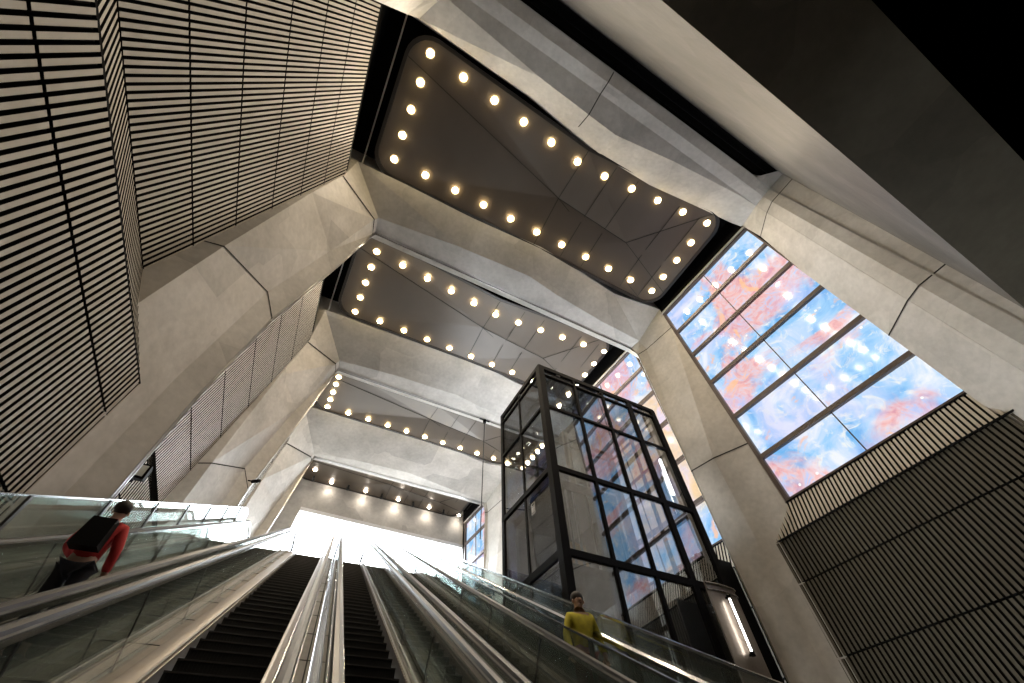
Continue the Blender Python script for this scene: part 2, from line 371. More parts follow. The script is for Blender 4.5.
# ------------------------------------------------------------------ portal frames
def frame(yc, label, far_half=True, beam_dy=1.72, full=True, skew=0., p2=(.55, .95), strip=.012):
    dxl = .06*(yc-6.45); dxr = -.058*(yc-6.45)
    root = thing('portal_frame', label, 'concrete frame', (4.2, yc, ZF), 'concrete portal frames spanning the hall')
    b0, b1 = p2
    q = .05
    # station: P0,P1,P2,P3 as (x, dy, z)
    def colL(z, x1, x2, x3): return [(x1-1.2+dxl, 1.75, z), (x1+dxl, 1.65, z), (x2+dxl-.09, b0-.24, z), (x3+dxl+.03, q, z)]
    def colR(z, x1, x2, x3, d2, d3=q): return [(x1+1.0+dxr, 1.80, z), (x1+dxr, 1.78, z), (x2+dxr, d2, z), (x3+dxr, d3, z)]
    JL = lambda d: [(-4.1+dxl, 1.75, 6.55+d), (-2.93+dxl, 1.65, 7.0+d), (-2.40+dxl, b0-.24, 7.95+d), (-2.08+dxl, q, 7.5+d)]
    SL_low = [colL(ZF-.5, -3.0, -2.46, -2.27), colL(5.1, -3.0, -2.44, -2.25), JL(-.02)]
    SL_up = [JL(0.), colL(10.6, -2.70, -1.84, -1.66),
             [(-3.9+dxl, 1.75, 12.9), (-2.52+dxl, 1.65, 12.5), (-1.42+dxl, b0, 13.12), (-1.33+dxl, q, 13.12)]]
    SL_kn = [[(-3.9+dxl, 1.75, 12.92), (-2.51+dxl, 1.65, 12.52), (-1.415+dxl, b0, 13.14), (-1.325+dxl, q, 13.14)]]
    def bm(x, d1, d2): return [(x, d1+.1, 14.7), (x, d1, 14.0), (x, d2, 13.4), (x, q, 13.4)]
    beam = SL_kn + [[(-3.3+dxl, beam_dy+.1, 14.7), (-2.50+dxl, beam_dy, 13.95), (-1.34+dxl, b0, 13.4), (-1.28+dxl, q, 13.4)],
            bm(1.4, beam_dy+.05, (b0+b1)/2+.08), bm(4.1, beam_dy+.16, b1), bm(5.3, beam_dy+.08, b1-.2), bm(7.6, beam_dy-.2, b0-.02),
            [(9.9+dxr, beam_dy, 14.7), (9.68+dxr, beam_dy+.05, 14.0), (9.50+dxr, b0-.1, 13.4), (9.43+dxr, q, 13.4)],
            colR(12.75, 9.73, 9.55, 9.42, b0, .2)]
    SR_up = [colR(12.73, 9.73, 9.55, 9.42, b0, .2), colR(7.27, 9.98, 9.58, 9.42, b0+.35, .2)]
    SR_low = [colR(7.25, 9.98, 9.58, 9.42, b0+.35, .2), colR(ZF-.5, 10.15, 9.62, 9.46, b0+.35, .2)]
    FO_R = lambda P: P[1][0] < 8.5 or P[2][2] > 13
    def ring(st, inset=0.):
        P = st; near = [(x, yc-dy+skew*x, z) for x, dy, z in P]
        # groove
        (gx, gd, gz), (hx, hd, hz) = P[3], P[0]
        v = Vector((hx-gx, 0, hz-gz)); v.normalize()
        g = Vector((gx, 0, gz)) + v*.10
        g0, g1 = (-.05, .05) if FO_R(P) else (-.19, -.18)
        gr = [(g.x, yc+(g0 if gd > .01 else 0)+skew*g.x, g.z), (g.x, yc+g1+skew*g.x, g.z)]
        FO = {0: .42, 1: .32, 2: .22, 3: .06} if FO_R(P) else {0: .05, 1: .0, 2: -.06, 3: -.17}
        far = [(x, yc+FO[k]+skew*x, z) for k, (x, dy, z) in reversed(list(enumerate(P)))]
        return near + gr + far
    def seg(name, sts, sub=1):
        m = MB(); m.rings([ring(s) for s in sts], cap=False); o = fix(m.build(name, 'conc', root)); return o
    seg('column', SL_low); seg('column', SL_up); seg('beam', beam); seg('column', SR_up); seg('column', SR_low)
    # open joints between the precast pieces, seen as dark hairlines
    def joint(st, dz):
        r = ring(st); cx = sum(p[0] for p in r)/len(r); cz = sum(p[2] for p in r)/len(r)
        m = MB()
        def grow(p, z): 
            v = Vector((p[0]-(-6 if cx < 4 else 14), 0, p[2]-cz)); 
            s_ = .006 if cx < 4 else -.006
            y = p[1]-.006 if p[1] < yc+skew*p[0] else p[1]+.006
            return (p[0]+s_, y, p[2]+z)
        m.rings([[grow(p, -dz) for p in r], [grow(p, dz) for p in r]], cap=False)
        fix(m.build('joint', 'joint', root))
    joint(SL_low[-1], .018); joint(SL_kn[0], .03); joint(SR_low[0], .018); joint(SR_up[0], .018)
    # slim cover strips either side of the centre groove
    c = MB()
    for s in (-1, 1):
        pts = []
        for st in [SL_low[0], SL_low[1], SL_low[2], SL_up[1], SL_up[2], beam[1], beam[2], beam[4], beam[6]]:
            x, d, z = st[3]; pts.append((x+(.012 if x < 0 else (-.012 if z < 13.3 else 0)), yc+s*.045+skew*x, z-(.012 if z > 13.3 else 0)))
        for a, b2 in zip(pts[:-1], pts[1:]): c.bar(a, b2, strip, strip)
    c.build('groove_strip', 'trim', root)
    return root
frame(6.45, 'concrete portal frame whose right column stands between the large painted window and the glass lift', beam_dy=1.75)
frame(12.86, 'concrete portal frame second from the near end, its beam ending behind the glass lift top', beam_dy=2.25, p2=(.50, .85), strip=.03)
frame(18.9, 'concrete portal frame nearest the bright opening at the top of the escalators', beam_dy=2.7, p2=(.3, .8), strip=.035)

# nearest frame: an expansion joint runs down its middle, then a second concrete rib and dark roof beyond
def near_frame():
    root = thing('portal_frame', 'concrete portal frame directly overhead, with a wide black expansion gap beside it', 'concrete frame', (4.2, -.6, ZF), 'concrete portal frames spanning the hall')
    sk = .032
    def rib(name, prof_fn, mat='conc', joints=()):
        pass
    # profile as (depth offset from the soffit line, y at x=0): soffit stations carry x,z of the soffit
    st = []   # (x_soffit, z_soffit, outward unit (dx,dz), far P2 y, far P1 y)
    st.append((-2.95, ZF-.5, (-1, 0), -.25, .70)); st.append((-2.85, 5.1, (-1, 0), -.25, .70)); st.append((-2.75, 7.8, (-1, 0), -.25, .66)); st.append((-1.75, 13.2, (-1, .1), -.22, .55))
    st.append((-1.6, 13.4, (-.7, .7), -.22, .50)); st.append((1.4, 13.4, (0, 1), .05, .62)); st.append((4.1, 13.4, (0, 1), .16, .90)); st.append((6.2, 13.4, (0, 1), -.15, .82)); st.append((8.7, 13.4, (0, 1), -.42, .50))
    st.append((9.52, 13.4, (.7, .7), -.46, .30)); st.append((9.55, 12.75, (1, 0), -.46, .30))
    st.append((9.60, 7.26, (1, 0), -.46, .30)); st.append((9.66, ZF-.5, (1, 0), -.46, .30))
    def mk(name, fn, sl, mat='conc'):
        m = MB(); m.rings([fn(*st[i]) for i in sl]); return fix(m.build(name, mat, root))
    def A(x, z, d, y2, y1):
        s = sk*x
        pt = lambda dep, y: (x+d[0]*dep, y+s, z+d[1]*dep)
        de = .62 if abs(d[1]) > .5 else .5
        return [pt(1.3, y1+.05), pt(de, y1), pt(0, y2), pt(0, -.47), pt(-.13, -.78), pt(-.12, -1.06 if z > 13 and x < 9.5 else -1.75), pt(1.3, -1.10 if z > 13 and x < 9.5 else -1.75)]
    parts = [range(0, 3), range(2, 4), range(3, 11), range(10, 12), range(11, 13)]
    for sl in parts: mk('beam' if len(sl) > 4 else 'column', A, list(sl))
    def G(x, z, d, y2, y1):
        s = sk*x; pt = lambda dep, y: (x+d[0]*dep, y+s, z+d[1]*dep)
        return [pt(.22, -1.0), pt(.22, -1.6), pt(.5, -1.6), pt(.5, -1.0)]
    mk('expansion_gap', G, list(range(4, 10)), 'slatback')
    e = MB()
    pts = [(x-d[0]*.13, -1.07+sk*x, z-.13*d[1]) for x, z, d, _, _ in st]
    for a, b2 in zip(pts[:-1], pts[1:]): e.bar(a, b2, .03, .03)
    e.build('edge_trim', 'trim', root)
    for y_, w in ((-1.22, .05), (-1.38, .05)):
        e = MB(); pts = [(x+d[0]*.12, y_+sk*x, z+.12*d[1]) for x, z, d, _, _ in st[4:10]]
        for a, b2 in zip(pts[:-1], pts[1:]): e.bar(a, b2, w, w)
        e.build('gap_rail', 'black', root)
    def jn(x, z, d, y2, y1, along):
        m = MB(); r = A(x, z, d, y2, y1)
        cen = Vector((x+d[0]*.6, -.3, z+d[1]*.6)); al = Vector(along)
        g = [Vector(p)-Vector((d[0], 0, d[1]))*.006 + Vector((0, .006 if p[1] > -.5 else -.006, 0)) for p in r]
        m.rings([[p-al for p in g], [p+al for p in g]], cap=False); fix(m.build('joint', 'joint', root))
    jn(*st[11], (0, 0, .018)); jn(*st[10], (0, 0, .018)); jn(*st[2], (0, 0, .018))
    jn(3.1, 13.4, (0, 1), .11, .75, (.015, 0, 0))
near_frame()
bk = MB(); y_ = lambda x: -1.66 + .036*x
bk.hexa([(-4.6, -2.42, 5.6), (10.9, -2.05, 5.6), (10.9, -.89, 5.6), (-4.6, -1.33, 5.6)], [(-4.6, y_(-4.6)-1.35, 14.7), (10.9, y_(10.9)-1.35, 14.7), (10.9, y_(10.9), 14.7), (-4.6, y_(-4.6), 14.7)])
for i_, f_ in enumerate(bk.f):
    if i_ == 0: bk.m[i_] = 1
bk.build('wall_bulkhead', ['shade_conc', 'dark_shade_conc'], kind='structure')

# ------------------------------------------------------------------ ceiling rafts and downlights
def raft(n, y0, y1, where, bow0=.35, x0=-2.05, x1=9.30):
    root = thing('ceiling_panel', f'folded bronze ceiling panel with rounded corners, {where}', 'ceiling panel', (3.6, (y0+y1)/2, 14), 'bronze ceiling panels between the concrete frames')
    xm = 3.8; r = .65
    def outline(ins=0.):
        pts = []
        a0, a1, b0, b1 = x0+ins, x1+ins*-1 - .058*(y0-0.7)*1.0, y0+ins, y1-ins
        rr = r-ins*.5
        for cx, cy, s in ((a0+rr, b0+rr, 180), (a1-rr, b0+rr, 270), (a1-rr, b1-rr, 0), (a0+rr, b1-rr, 90)):
            for k in range(7):
                a = R(s+15*k); pts.append([cx+rr*math.cos(a), cy+rr*math.sin(a)])
        # insert the mid points that follow the beam's bow
        out = []
        for k, p in enumerate(pts):
            out.append(p)
            if k == 6: out.append([xm, b0+bow0])
            if k == 20: out.append([xm, b1-.05])
        return out
    o = outline(); m = MB()
    zs = lambda x, y: 14.0
    node_ = (xm, (y0+y1)/2+.15, 14.26); n2 = (xm+3.0, (y0+y1)/2+.35, 14.14)
    for k in range(len(o)):
        a, b2 = o[k], o[(k+1) % len(o)]
        t_ = node_ if (a[0]+b2[0])/2 < xm+1.8 else n2
        m.quad((a[0], a[1], 14.0), (b2[0], b2[1], 14.0), t_)
    # closing facets between the two peaks
    ks = [k for k in range(len(o)) if ((o[k][0]+o[(k+1) % len(o)][0])/2 < xm+1.8) != ((o[k-1][0]+o[k][0])/2 < xm+1.8)]
    for k in ks: m.quad((o[k][0], o[k][1], 14.0), node_, n2)
    m.build('soffit', 'raft', root)
    e = MB()
    i_, q_ = outline(), outline(-.10)
    e.rings([[(p[0], p[1], 14.02) for p in q_], [(p[0], p[1], 13.97) for p in q_], [(p[0], p[1], 13.97) for p in i_], [(p[0], p[1], 14.03) for p in i_]], cap=False)
    e.build('rim', 'raft_edge', root)
    s = MB()
    def seam(a, b2, w=.018): s.bar(a, b2, w, .012)
    nd = Vector(node_)-Vector((0,0,.012)); n2v = Vector(n2)-Vector((0,0,.012))
    for k in ks + [0, 6+1, 21]: seam(nd, (o[k][0], o[k][1], 13.988))
    seam(nd, n2v)
    for k in (8, 14): seam(n2v, (o[k+1][0], o[k+1][1], 13.988))
    for xs in (4.9, 5.8, 7.6, 8.5):
        seam((xs, y0+.35, 14.01), (xs, n2[1]-.1, 14.10 if xs < 8 else 14.04)); seam((xs, n2[1]+.1, 14.10 if xs < 8 else 14.04), (xs, y1-.1, 14.01))
    s.build('seam', 'seam', root)
    t_ = MB(); t_.bar((x0-.32, y0-.3, 13.99), (x0-.32, y1+.3, 13.99), .035, .05); t_.build('edge_trim', 'trim', root)
    return root
BAYS = [('nearest the camera, over the large painted window', .72, 4.62, 0), ('second from the camera, above the glass lift', 6.85, 10.45, .35),
        ('third from the camera, behind the glass lift', 13.25, 16.1, .7)]
for i, (w_, a, b_, sh) in enumerate(BAYS): raft(i, a, b_, w_, x0=-2.05+sh)
raft(3, 19.4, 21.75, 'furthest, just before the bright opening', x0=-.95, bow0=.1)

lens_m = MB(); lens_m.rings([[(math.cos(a)*r_, math.sin(a)*r_, z_) for a in [2*math.pi*k/16 for k in range(16)]] for r_, z_ in ((.001, -.075), (.045, -.066), (.08, -.035), (.095, .0))], cap=False)
ring_m = MB(); ring_m.rings([[(math.cos(a)*r_, math.sin(a)*r_, z_) for a in [2*math.pi*k/16 for k in range(16)]] for r_, z_ in ((.095, .002), (.105, -.010), (.135, -.006), (.14, .01))], cap=False)
_lens = {}
def downlight(x, y, label, group, power, z=13.985, mat='lamp', col=(1, .84, .66)):
    t = thing('downlight', label, 'ceiling light', (x, y, z), group)
    if mat not in _lens:
        a = lens_m.build('lens', mat, t); b = ring_m.build('trim_ring', 'reflector', t); a.location = (0,0,0); b.location = (0,0,0); _lens[mat] = (a, b)
    else:
        for src in _lens[mat]:
            c = src.copy(); COL.objects.link(c); c.parent = t; c.location = (0,0,0)
    ld = bpy.data.lights.new('bulb', 'SPOT'); ld.energy = power; ld.color = col; ld.spot_size = R(150); ld.spot_blend = .9; ld.shadow_soft_size = .08
    lo = bpy.data.objects.new('bulb', ld); COL.objects.link(lo); lo.parent = t; lo.location = (0, 0, -.13)
    return t
LP = 95
near = ['nearest', 'second', 'third']
def bay_lights(i, ya, yb, x0=-1.52, x1=8.85, bow=.5, p=LP):
    bay = ['nearest bronze ceiling panel', 'second bronze ceiling panel', 'third bronze ceiling panel'][i]
    g = f'downlights around the {bay}'
    dx = (x1-x0)/10
    for k in range(11 if i < 2 else 1):
        x = x0+dx*k
        downlight(x, ya+bow*(1-min(1, abs(x-4)/5.4)), f'round downlight, {ORD[k]} from left in front row of the {bay}', g, p)
    for k in range(11):
        x = x0+dx*k
        downlight(x, yb, f'round downlight, {ORD[k]} from left in rear row of the {bay}', g, p)
    for k in range(1, 4):
        y = ya+(yb-ya)*k/4
        downlight(x0+.0, y, f'round downlight, {ORD[k]} from front, left edge of the {bay}', g, p)
        downlight(x1, y+.1, f'round downlight, {ORD[k]} from front, window edge of the {bay}', g, p)
bay_lights(0, 1.03, 4.12)
bay_lights(1, 7.35, 10.2, x0=-1.08, x1=8.9)
bay_lights(2, 13.8, 15.85, x0=-.80, x1=8.75, bow=.2)
for k in range(5):
    downlight(.74+1.88*k, 21.45, f'glowing downlight, {ORD[k]} from the left in the last row above the bright opening', 'downlights of the furthest ceiling panel', 60, mat='lampw', col=(1, .88, .74))
downlight(-.28, 20.75, 'single downlight at the left edge of the furthest ceiling panel', 'downlights of the furthest ceiling panel', 60, mat='lampw', col=(1, .88, .74))
downlight(8.9, 20.75, 'single downlight at the right edge of the furthest ceiling panel', 'downlights of the furthest ceiling panel', 60, mat='lampw', col=(1, .88, .74))
for k in range(6):
    x = -.2+1.86*k; m = MB(); c_ = (x, 21.35, 13.86)
    m.tube([(x, 21.35, 13.99), (x, 21.35, 13.80)], .055, 12); m.tube([(x, 21.35, 13.82), (x, 21.35, 13.72)], .085, 12)
    o = m.build('track_spotlight', 'can', org=(x, 21.35, 13.99))
    tag(o, f'small unlit black spotlight, {ORD[k]} from the left above the bright opening', 'spotlight', 'black spotlights above the bright opening')

# ------------------------------------------------------------------ escalators
def prof_box(du0, du1, h0, h1): return [(du0, h0), (du1, h0), (du1, h1), (du0, h1)]
HR = .66; HT = 1.31; HD = 1.24
def handrail(root, u, hh=HR):
    m = MB(); w = .032
    sweep(m, u, [(-w, hh+.006), (-w*.8, hh-.012), (0, hh-.02), (w*.8, hh-.012), (w, hh+.006), (w*.8, hh+.024), (-w*.8, hh+.024)])
    # newel turn at the top
    p, n = path(EB+1.1, hh); pts = [p+Lv*u]
    for k in range(1, 8):
        a = R(22.5*k); pts.append(p+Lv*u+Hd*(.26*math.sin(a))-Vector((0,0,1))*(.26*(1-math.cos(a))))
    m.tube(pts, .04, 8)
    p, n = path(-6.0, hh); pts = [p+Lv*u]
    for k in range(1, 8):
        a = R(22.5*k); pts.append(p+Lv*u-Hd*(.26*math.sin(a))-Vector((0,0,1))*(.26*(1-math.cos(a))))
    m.tube(pts, .04, 8)
    m.build('handrail', 'rubber', root, smooth=False)
    g = MB(); sweep(g, u, prof_box(-.040, .040, hh+.022, hh+.05)); g.build('handrail_guide', 'chrome', root)
def balustrade_side(root, u, inner, tread_u):
    """glass under a handrail at u; inner = +1 if steps lie to +u"""
    gm = MB()
    es = [-5.9, EL]; k = EL
    sweep(gm, u, prof_box(-.007, .007, HR+.05, HD+.02))
    gm.build('glass_panel', 'glass', root)
    e = -3.0
    while e < 15.2:
        j = MB()
        for s in (0,):
            a, _ = path(e, HR+.05); b2, _ = path(e, HD)
            j.bar(a+Lv*(u+s*.008), b2+Lv*(u+s*.008), .008, .020)
        j.build('glass_joint', 'dgrey', root); e += 1.45
    d = MB(); b2 = tread_u; a = b2-inner*min(abs(u-b2), .165)
    lo, hi = min(a, b2), max(a, b2)
    sweep(d, 0, [(lo, HD), (hi, HD+.02), (hi, HT+.16), (lo, HT+.16)])
    d.build('inner_deck', 'brushed', root)
    d = MB(); t_ = .018
    sweep(d, b2-inner*.02, prof_box(-t_/2, t_/2, HD-.012, HD+.05)); d.build('deck_trim', 'trim', root)
    d = MB(); sweep(d, u-inner*.022, prof_box(-.016, .016, HD-.01, HD+.1)); d.build('outer_deck', 'chrome', root)
    b_ = MB(); e = 4.0
step_src = {}
def escalator(label, uL, uR, tL, tR):
    root = thing('escalator', label, 'escalator', tuple(I((uL+uR)/2, -4.5, HT+.1)), 'escalators climbing side by side to the street')
    handrail(root, uL); handrail(root, uR)
    balustrade_side(root, uL, 1, tL); balustrade_side(root, uR, -1, tR)
    # steps
    rise, run = .155, .268
    pit = math.hypot(rise, run)
    def step_mesh():
        m = MB(); a = tL+.012; b2 = tR-.012
        o = Vector((0, 0, 0))
        def P(u, y, z): return Lv*u + Hd*y + Vector((0,0,z))
        m.hexa((P(a,0,-.14), P(b2,0,-.14), P(b2,run,-.03), P(a,run,-.03)), (P(a,0,-.004), P(b2,0,-.004), P(b2,run,-.004), P(a,run,-.004)), 0)
        n = 24; w = (b2-a)/n
        for k in range(n):                       # cleats
            u0 = a+w*k+.004
            m.hexa((P(u0,0,-.14), P(u0+w*.45,0,-.14), P(u0+w*.45,run,-.005), P(u0,run,-.005)), (P(u0,-.008,.004), P(u0+w*.45,-.008,.004), P(u0+w*.45,run,.004), P(u0,run,.004)), 0)
        m.bar(P(a,-.006,.0), P(b2,-.006,.0), .016, .012, mi=1)
        return m
    base = path(-4.4, HT)[0]
    n = int((EB+4.4)/pit); src = None
    for k in range(n+1):
        p = base + (Hd*run + Vector((0,0,1))*rise)*k
        if k > n: p = p
        if src is None:
            src = step_mesh().build('step', ['step', 'stepedge'], root); src.location = (p-Vector(root['_o']))*S
        else:
            c = src.copy(); COL.objects.link(c); c.parent = root; c.location = (p-Vector(root['_o']))*S
    # flat comb plate at the top
    c = MB(); q, _ = path(EB, HT); top = base + (Hd*run + Vector((0,0,1))*rise)*(n+1)
    a = top + Lv*tL; b2 = top+Lv*tR; d_ = Hd*1.6
    dn = Vector((0,0,-.1))
    c.hexa((a+dn, b2+dn, b2+d_+dn, a+d_+dn), (a, b2, b2+d_, a+d_)); c.build('comb_plate', 'brushed', root)
    return root
escalator('leftmost escalator, beyond the tiled strip, mostly hidden behind its glass', -2.45, -1.33, -2.28, -1.64)
escalator('second escalator from the left, wide dark steps in plain view', -1.13, -.015, -.90, -.18)
escalator('third escalator from the left, narrow dark steps right of the tiled median', .205, 1.05, .385, .985)
escalator('rightmost escalator, its steps hidden behind two tall glass sides', 1.225, 2.07, 1.40, 1.95)
# stone decks between the machines
n_trim = 2
def deck(u0, u1, ex=True):
    global n_trim
    m = MB(); sweep(m, 0, [(u0, HD+.004), (u1, HD+.004), (u1, HT+.3), (u0, HT+.3)]); m.build(f'trim_{n_trim}', 'stone', kind='structure'); n_trim += 1
    j = MB(); e = -3.6
    while e < 14.8:
        a, _ = path(e, HD); j.bar(a+Lv*u0, a+Lv*u1, .012, .004, up=tuple(Nv)); e += .95
    um = (u0+u1)/2+.02; a, _ = path(-4.4, HD); b2, _ = path(14.9, HD); j.bar(a+Lv*um, b2+Lv*um, .012, .004, up=tuple(Nv))
    j.build(f'trim_{n_trim}', 'joint', kind='structure'); n_trim += 1
deck(.04, .15); deck(-1.50, -1.07)
deck(1.09, 1.185); deck(-2.78, -2.49); deck(2.11, 2.24)

# staircase right of the escalators
st_ = thing('staircase', 'narrow dark flight of stairs right of the rightmost escalator, behind its glass', 'stairs', tuple(I(2.55, -4.4, HT+.2)))
m = MB(); base = path(-4.4, HT+.06)[0]; k = 0
while True:
    p = base + (Hd*.27 + Vector((0,0,1))*.1559)*k
    if k > 70: break
    a, b2 = p+Lv*2.24, p+Lv*3.62; d = Hd*.28; dn = Vector((0,0,-.16))
    m.hexa((a+dn, b2+dn, b2+d+dn, a+d+dn), (a, b2, b2+d, a+d)); k += 1
m.build('flight', 'dark_shade_conc', st_)

def screen(label, u, htop, hbot, rail_u, posts, group, e0=-2.0, e1=15.6, drops=()):
    root = thing('glass_balustrade', label, 'balustrade', tuple(I(u, -2, hbot)), group)
    es = [e0] + [e0+(EB-e0)*k/8 for k in range(1, 9)] + [EB+.3, e1]
    m = MB(); sweep(m, u, prof_box(-.008, .008, htop, hbot), es=es); m.build('glass_panel', 'glass', root)
    m = MB(); sweep(m, u, prof_box(-.018, .018, htop-.02, htop), es=es); m.build('top_rail', 'chrome', root)
    e = posts[0]
    while e < posts[1]:
        m = MB(); a, _ = path(e, hbot+.08); z = (htop-hbot)
        tz = Vector((0,0,1))*((hbot+.08-htop)/math.cos(TA))
        m.bar(a+Lv*(u+.02), a+Lv*(u+.02)+tz, .022, .05); m.build('post', 'dgrey', root); e += posts[2]
    if rail_u is not None:
        m = MB(); sweep(m, rail_u, [(-.022,HR+.0),(0,HR-.02),(.022,HR),(.022,HR+.03),(-.022,HR+.03)], es=es); m.build('handrail', 'chrome', root)
    return root
screen('tall glass balustrade along the left wall, its top edge nearly level in the view', -2.64, .345, 1.22, None, (3.2, 15, 1.5), 'glass balustrades beside the escalators')
screen('tall glass balustrade right of the stairs, running up past the glass lift', 2.9, .50, 1.22, 2.84, (-1, 15, 1.9), 'glass balustrades beside the escalators', e0=-3)
screen('lower glass balustrade between the rightmost escalator and the stairs', 2.42, .64, 1.22, None, (-1, 15, 2.3), 'glass balustrades beside the escalators', e0=-3)

# ------------------------------------------------------------------ glass lift
EX0, EX1, EY0, EY1, EZ0, EZ1 = 4.36, 8.50, 6.02, 8.36, -1.0, 9.02
lift = thing('glass_lift', 'tall glass lift shaft with black steel frame beside the escalators', 'lift', ((EX0+EX1)/2, (EY0+EY1)/2, EZ0))
def post(x, y, w, z0=EZ0, z1=EZ1, d=None):
    m = MB(); d = d or w; m.box(x-w/2, x+w/2, y-d/2, y+d/2, z0, z1); m.build('post', 'black', lift)
post(EX0+.06, EY0+.06, .17); post(EX1-.06, EY0+.06, .17); post(EX0+.05, EY1-.05, .12); post(EX1-.06, EY1-.06, .16)
FX = [5.51, 6.50, 7.50]
for k, x in enumerate(FX): post(x, EY0+.03, .075 if k < 2 else .16, d=.09)
post(EX0+.03, 7.24, .06, d=.06)
for x in (5.5, 7.5): post(x, EY1-.03, .06)
post(EX1-.03, 7.2, .08)
def rail(a, b2, w=.08, h=None, name='rail', mat='black'):
    m = MB(); m.bar(a, b2, w, h or w); m.build(name, mat, lift)
for z, w in ((9.0, .13), (8.72, .05), (7.47, .07), (5.60, .11), (3.77, .13), (1.9, .1)):
    rail((EX0, EY0+.03, z), (EX1, EY0+.03, z), .10, w)
    rail((EX0+.03, EY0, z), (EX0+.03, EY1, z), .10, w)
    rail((EX0, EY1-.03, z), (EX1, EY1-.03, z), .07, w*.8)
    rail((EX1-.03, EY0, z), (EX1-.03, EY1, z), .07, w*.8)
for x in (5.0, 6.5, 7.6): rail((x, EY0, 8.93), (x, EY1, 8.93), .12, .10, 'roof_beam', 'dgrey')
rail((EX0, 7.2, 8.93), (EX1, 7.2, 8.93), .10, .10, 'roof_beam', 'dgrey')
def pane(a, b2, z0, z1, mat='lift_glass'):
    m = MB(); a = Vector((*a, 0)); b2 = Vector((*b2, 0)); d = (b2-a).normalized(); n_ = Vector((d.y, -d.x, 0))*.012
    m.hexa([a-n_+Vector((0,0,z0)), b2-n_+Vector((0,0,z0)), b2+n_+Vector((0,0,z0)), a+n_+Vector((0,0,z0))], [a-n_+Vector((0,0,z1)), b2-n_+Vector((0,0,z1)), b2+n_+Vector((0,0,z1)), a+n_+Vector((0,0,z1))])
    m.build('glass_panel', mat, lift)
xs = [EX0+.1] + FX + [EX1-.1]
for z0, z1 in ((7.50, 8.95), (5.66, 7.43), (3.84, 5.54), (1.95, 3.70)):
    for a, b2 in zip(xs[:-1], xs[1:]): pane((a, EY0+.03), (b2, EY0+.03), z0, z1)
    for a, b2 in ((EY0+.1, 7.21), (7.27, EY1-.1)):
        pane((EX0+.03, a), (EX0+.03, b2), z0, z1, 'lift_glass' if z0 > 5.6 else 'smoke_glass')
    pane((EX0+.1, EY1-.03), (EX1-.1, EY1-.03), z0, z1)
m = MB(); m.box(EX0+.02, EX1-.02, EY0+.02, EY1-.02, 9.0, 9.03); m.build('glass_roof', 'lift_glass', lift)
# small white lift pictogram on the left glass, two figures under arrows
m = MB(); X = EX0+.01
def pic(y, z):
    m.box(X-.004, X, y-.045, y-.01, z-.10, z+.02); m.box(X-.004, X, y+.01, y+.045, z-.10, z+.02)
    m.box(X-.004, X, y-.04, y-.015, z+.035, z+.06); m.box(X-.004, X, y+.015, y+.04, z+.035, z+.06)
    m.box(X-.004, X, y-.075, y+.075, z+.10, z+.112); m.box(X-.004, X, y-.075, y+.075, z-.14, z-.128)
    m.box(X-.004, X, y-.075, y-.063, z-.14, z+.112); m.box(X-.004, X, y+.063, y+.075, z-.14, z+.112)
pic(6.92, 5.12); m.build('pictogram', 'white', lift)
# solid steel base and service riser of the shaft
m = MB(); m.box(EX0+.05, EX1-.05, EY0+.08, EY1-.05, EZ0-3.5, 1.9); m.build('base', 'black', lift)
m = MB(); m.box(7.62, EX1-.12, EY0+.12, EY0+1.0, 1.9, 3.75); m.build('base', 'black', lift)
m = MB(); m.box(EX1+.0, 9.60, 6.46, 6.54, -1, 4.80); m.build('shade_panel', 'black', lift)  # added black sheet, stands in for the darkness between lift and wall
# car and gear inside
car = thing('lift_car', 'dark lift car with steel doors standing inside the glass shaft', 'lift car', (5.2, 7.2, 3.6))
m = MB(); m.box(4.56, 6.20, 6.25, 8.15, 5.30, 5.52); m.build('roof', 'black', car)
m = MB(); m.box(4.56, 6.20, 6.25, 8.15, 3.55, 3.72); m.build('floor_pan', 'black', car)
for y in (6.30, 8.10):
    for x in (4.60, 6.16):
        m = MB(); m.box(x-.03, x+.03, y-.03, y+.03, 3.72, 5.3); m.build('corner_post', 'brushed', car)
m = MB(); m.box(4.60, 6.16, 8.08, 8.12, 3.72, 5.3); m.build('back_wall', 'black', car)
m = MB(); m.box(6.14, 6.18, 6.34, 8.06, 3.72, 5.3); m.build('side_wall', 'black', car)
for x in (4.80, 4.98, 5.35):
    m = MB(); m.box(x, x+.04, 6.27, 6.30, 3.72, 5.3); m.build('door_edge', 'trim', car)
m = MB(); m.box(5.45, 5.85, 7.20, 7.24, 3.72, 4.75); m.build('back_panel', 'orange', car)
for x in (6.32, 6.45, 6.95):
    m = MB(); m.box(x, x+.05, 7.9, 8.0, -1, 8.9); m.build('guide_rail', 'brushed', lift)
t = thing('tube_light', 'glowing vertical tube in place of a reflection, high on the right of the lift', 'tube light', (8.25, 6.3, 6.1), 'vertical tube lights')  # lamp added where only the reflection of a tube shows
m = MB(); m.tube([(8.24, 6.26, 6.15), (8.24, 6.26, 7.25)], .04, 10); m.build('tube', 'tube', t)
m = MB(); m.rings([[(8.32-.17*math.cos(a), 6.42-.0+.14*math.sin(a), z) for a in [R(20*k) for k in range(10)]] for z in (5.8, 7.38)], closed=False, cap=False); m.build('reflector', 'chrome', t, smooth=True)
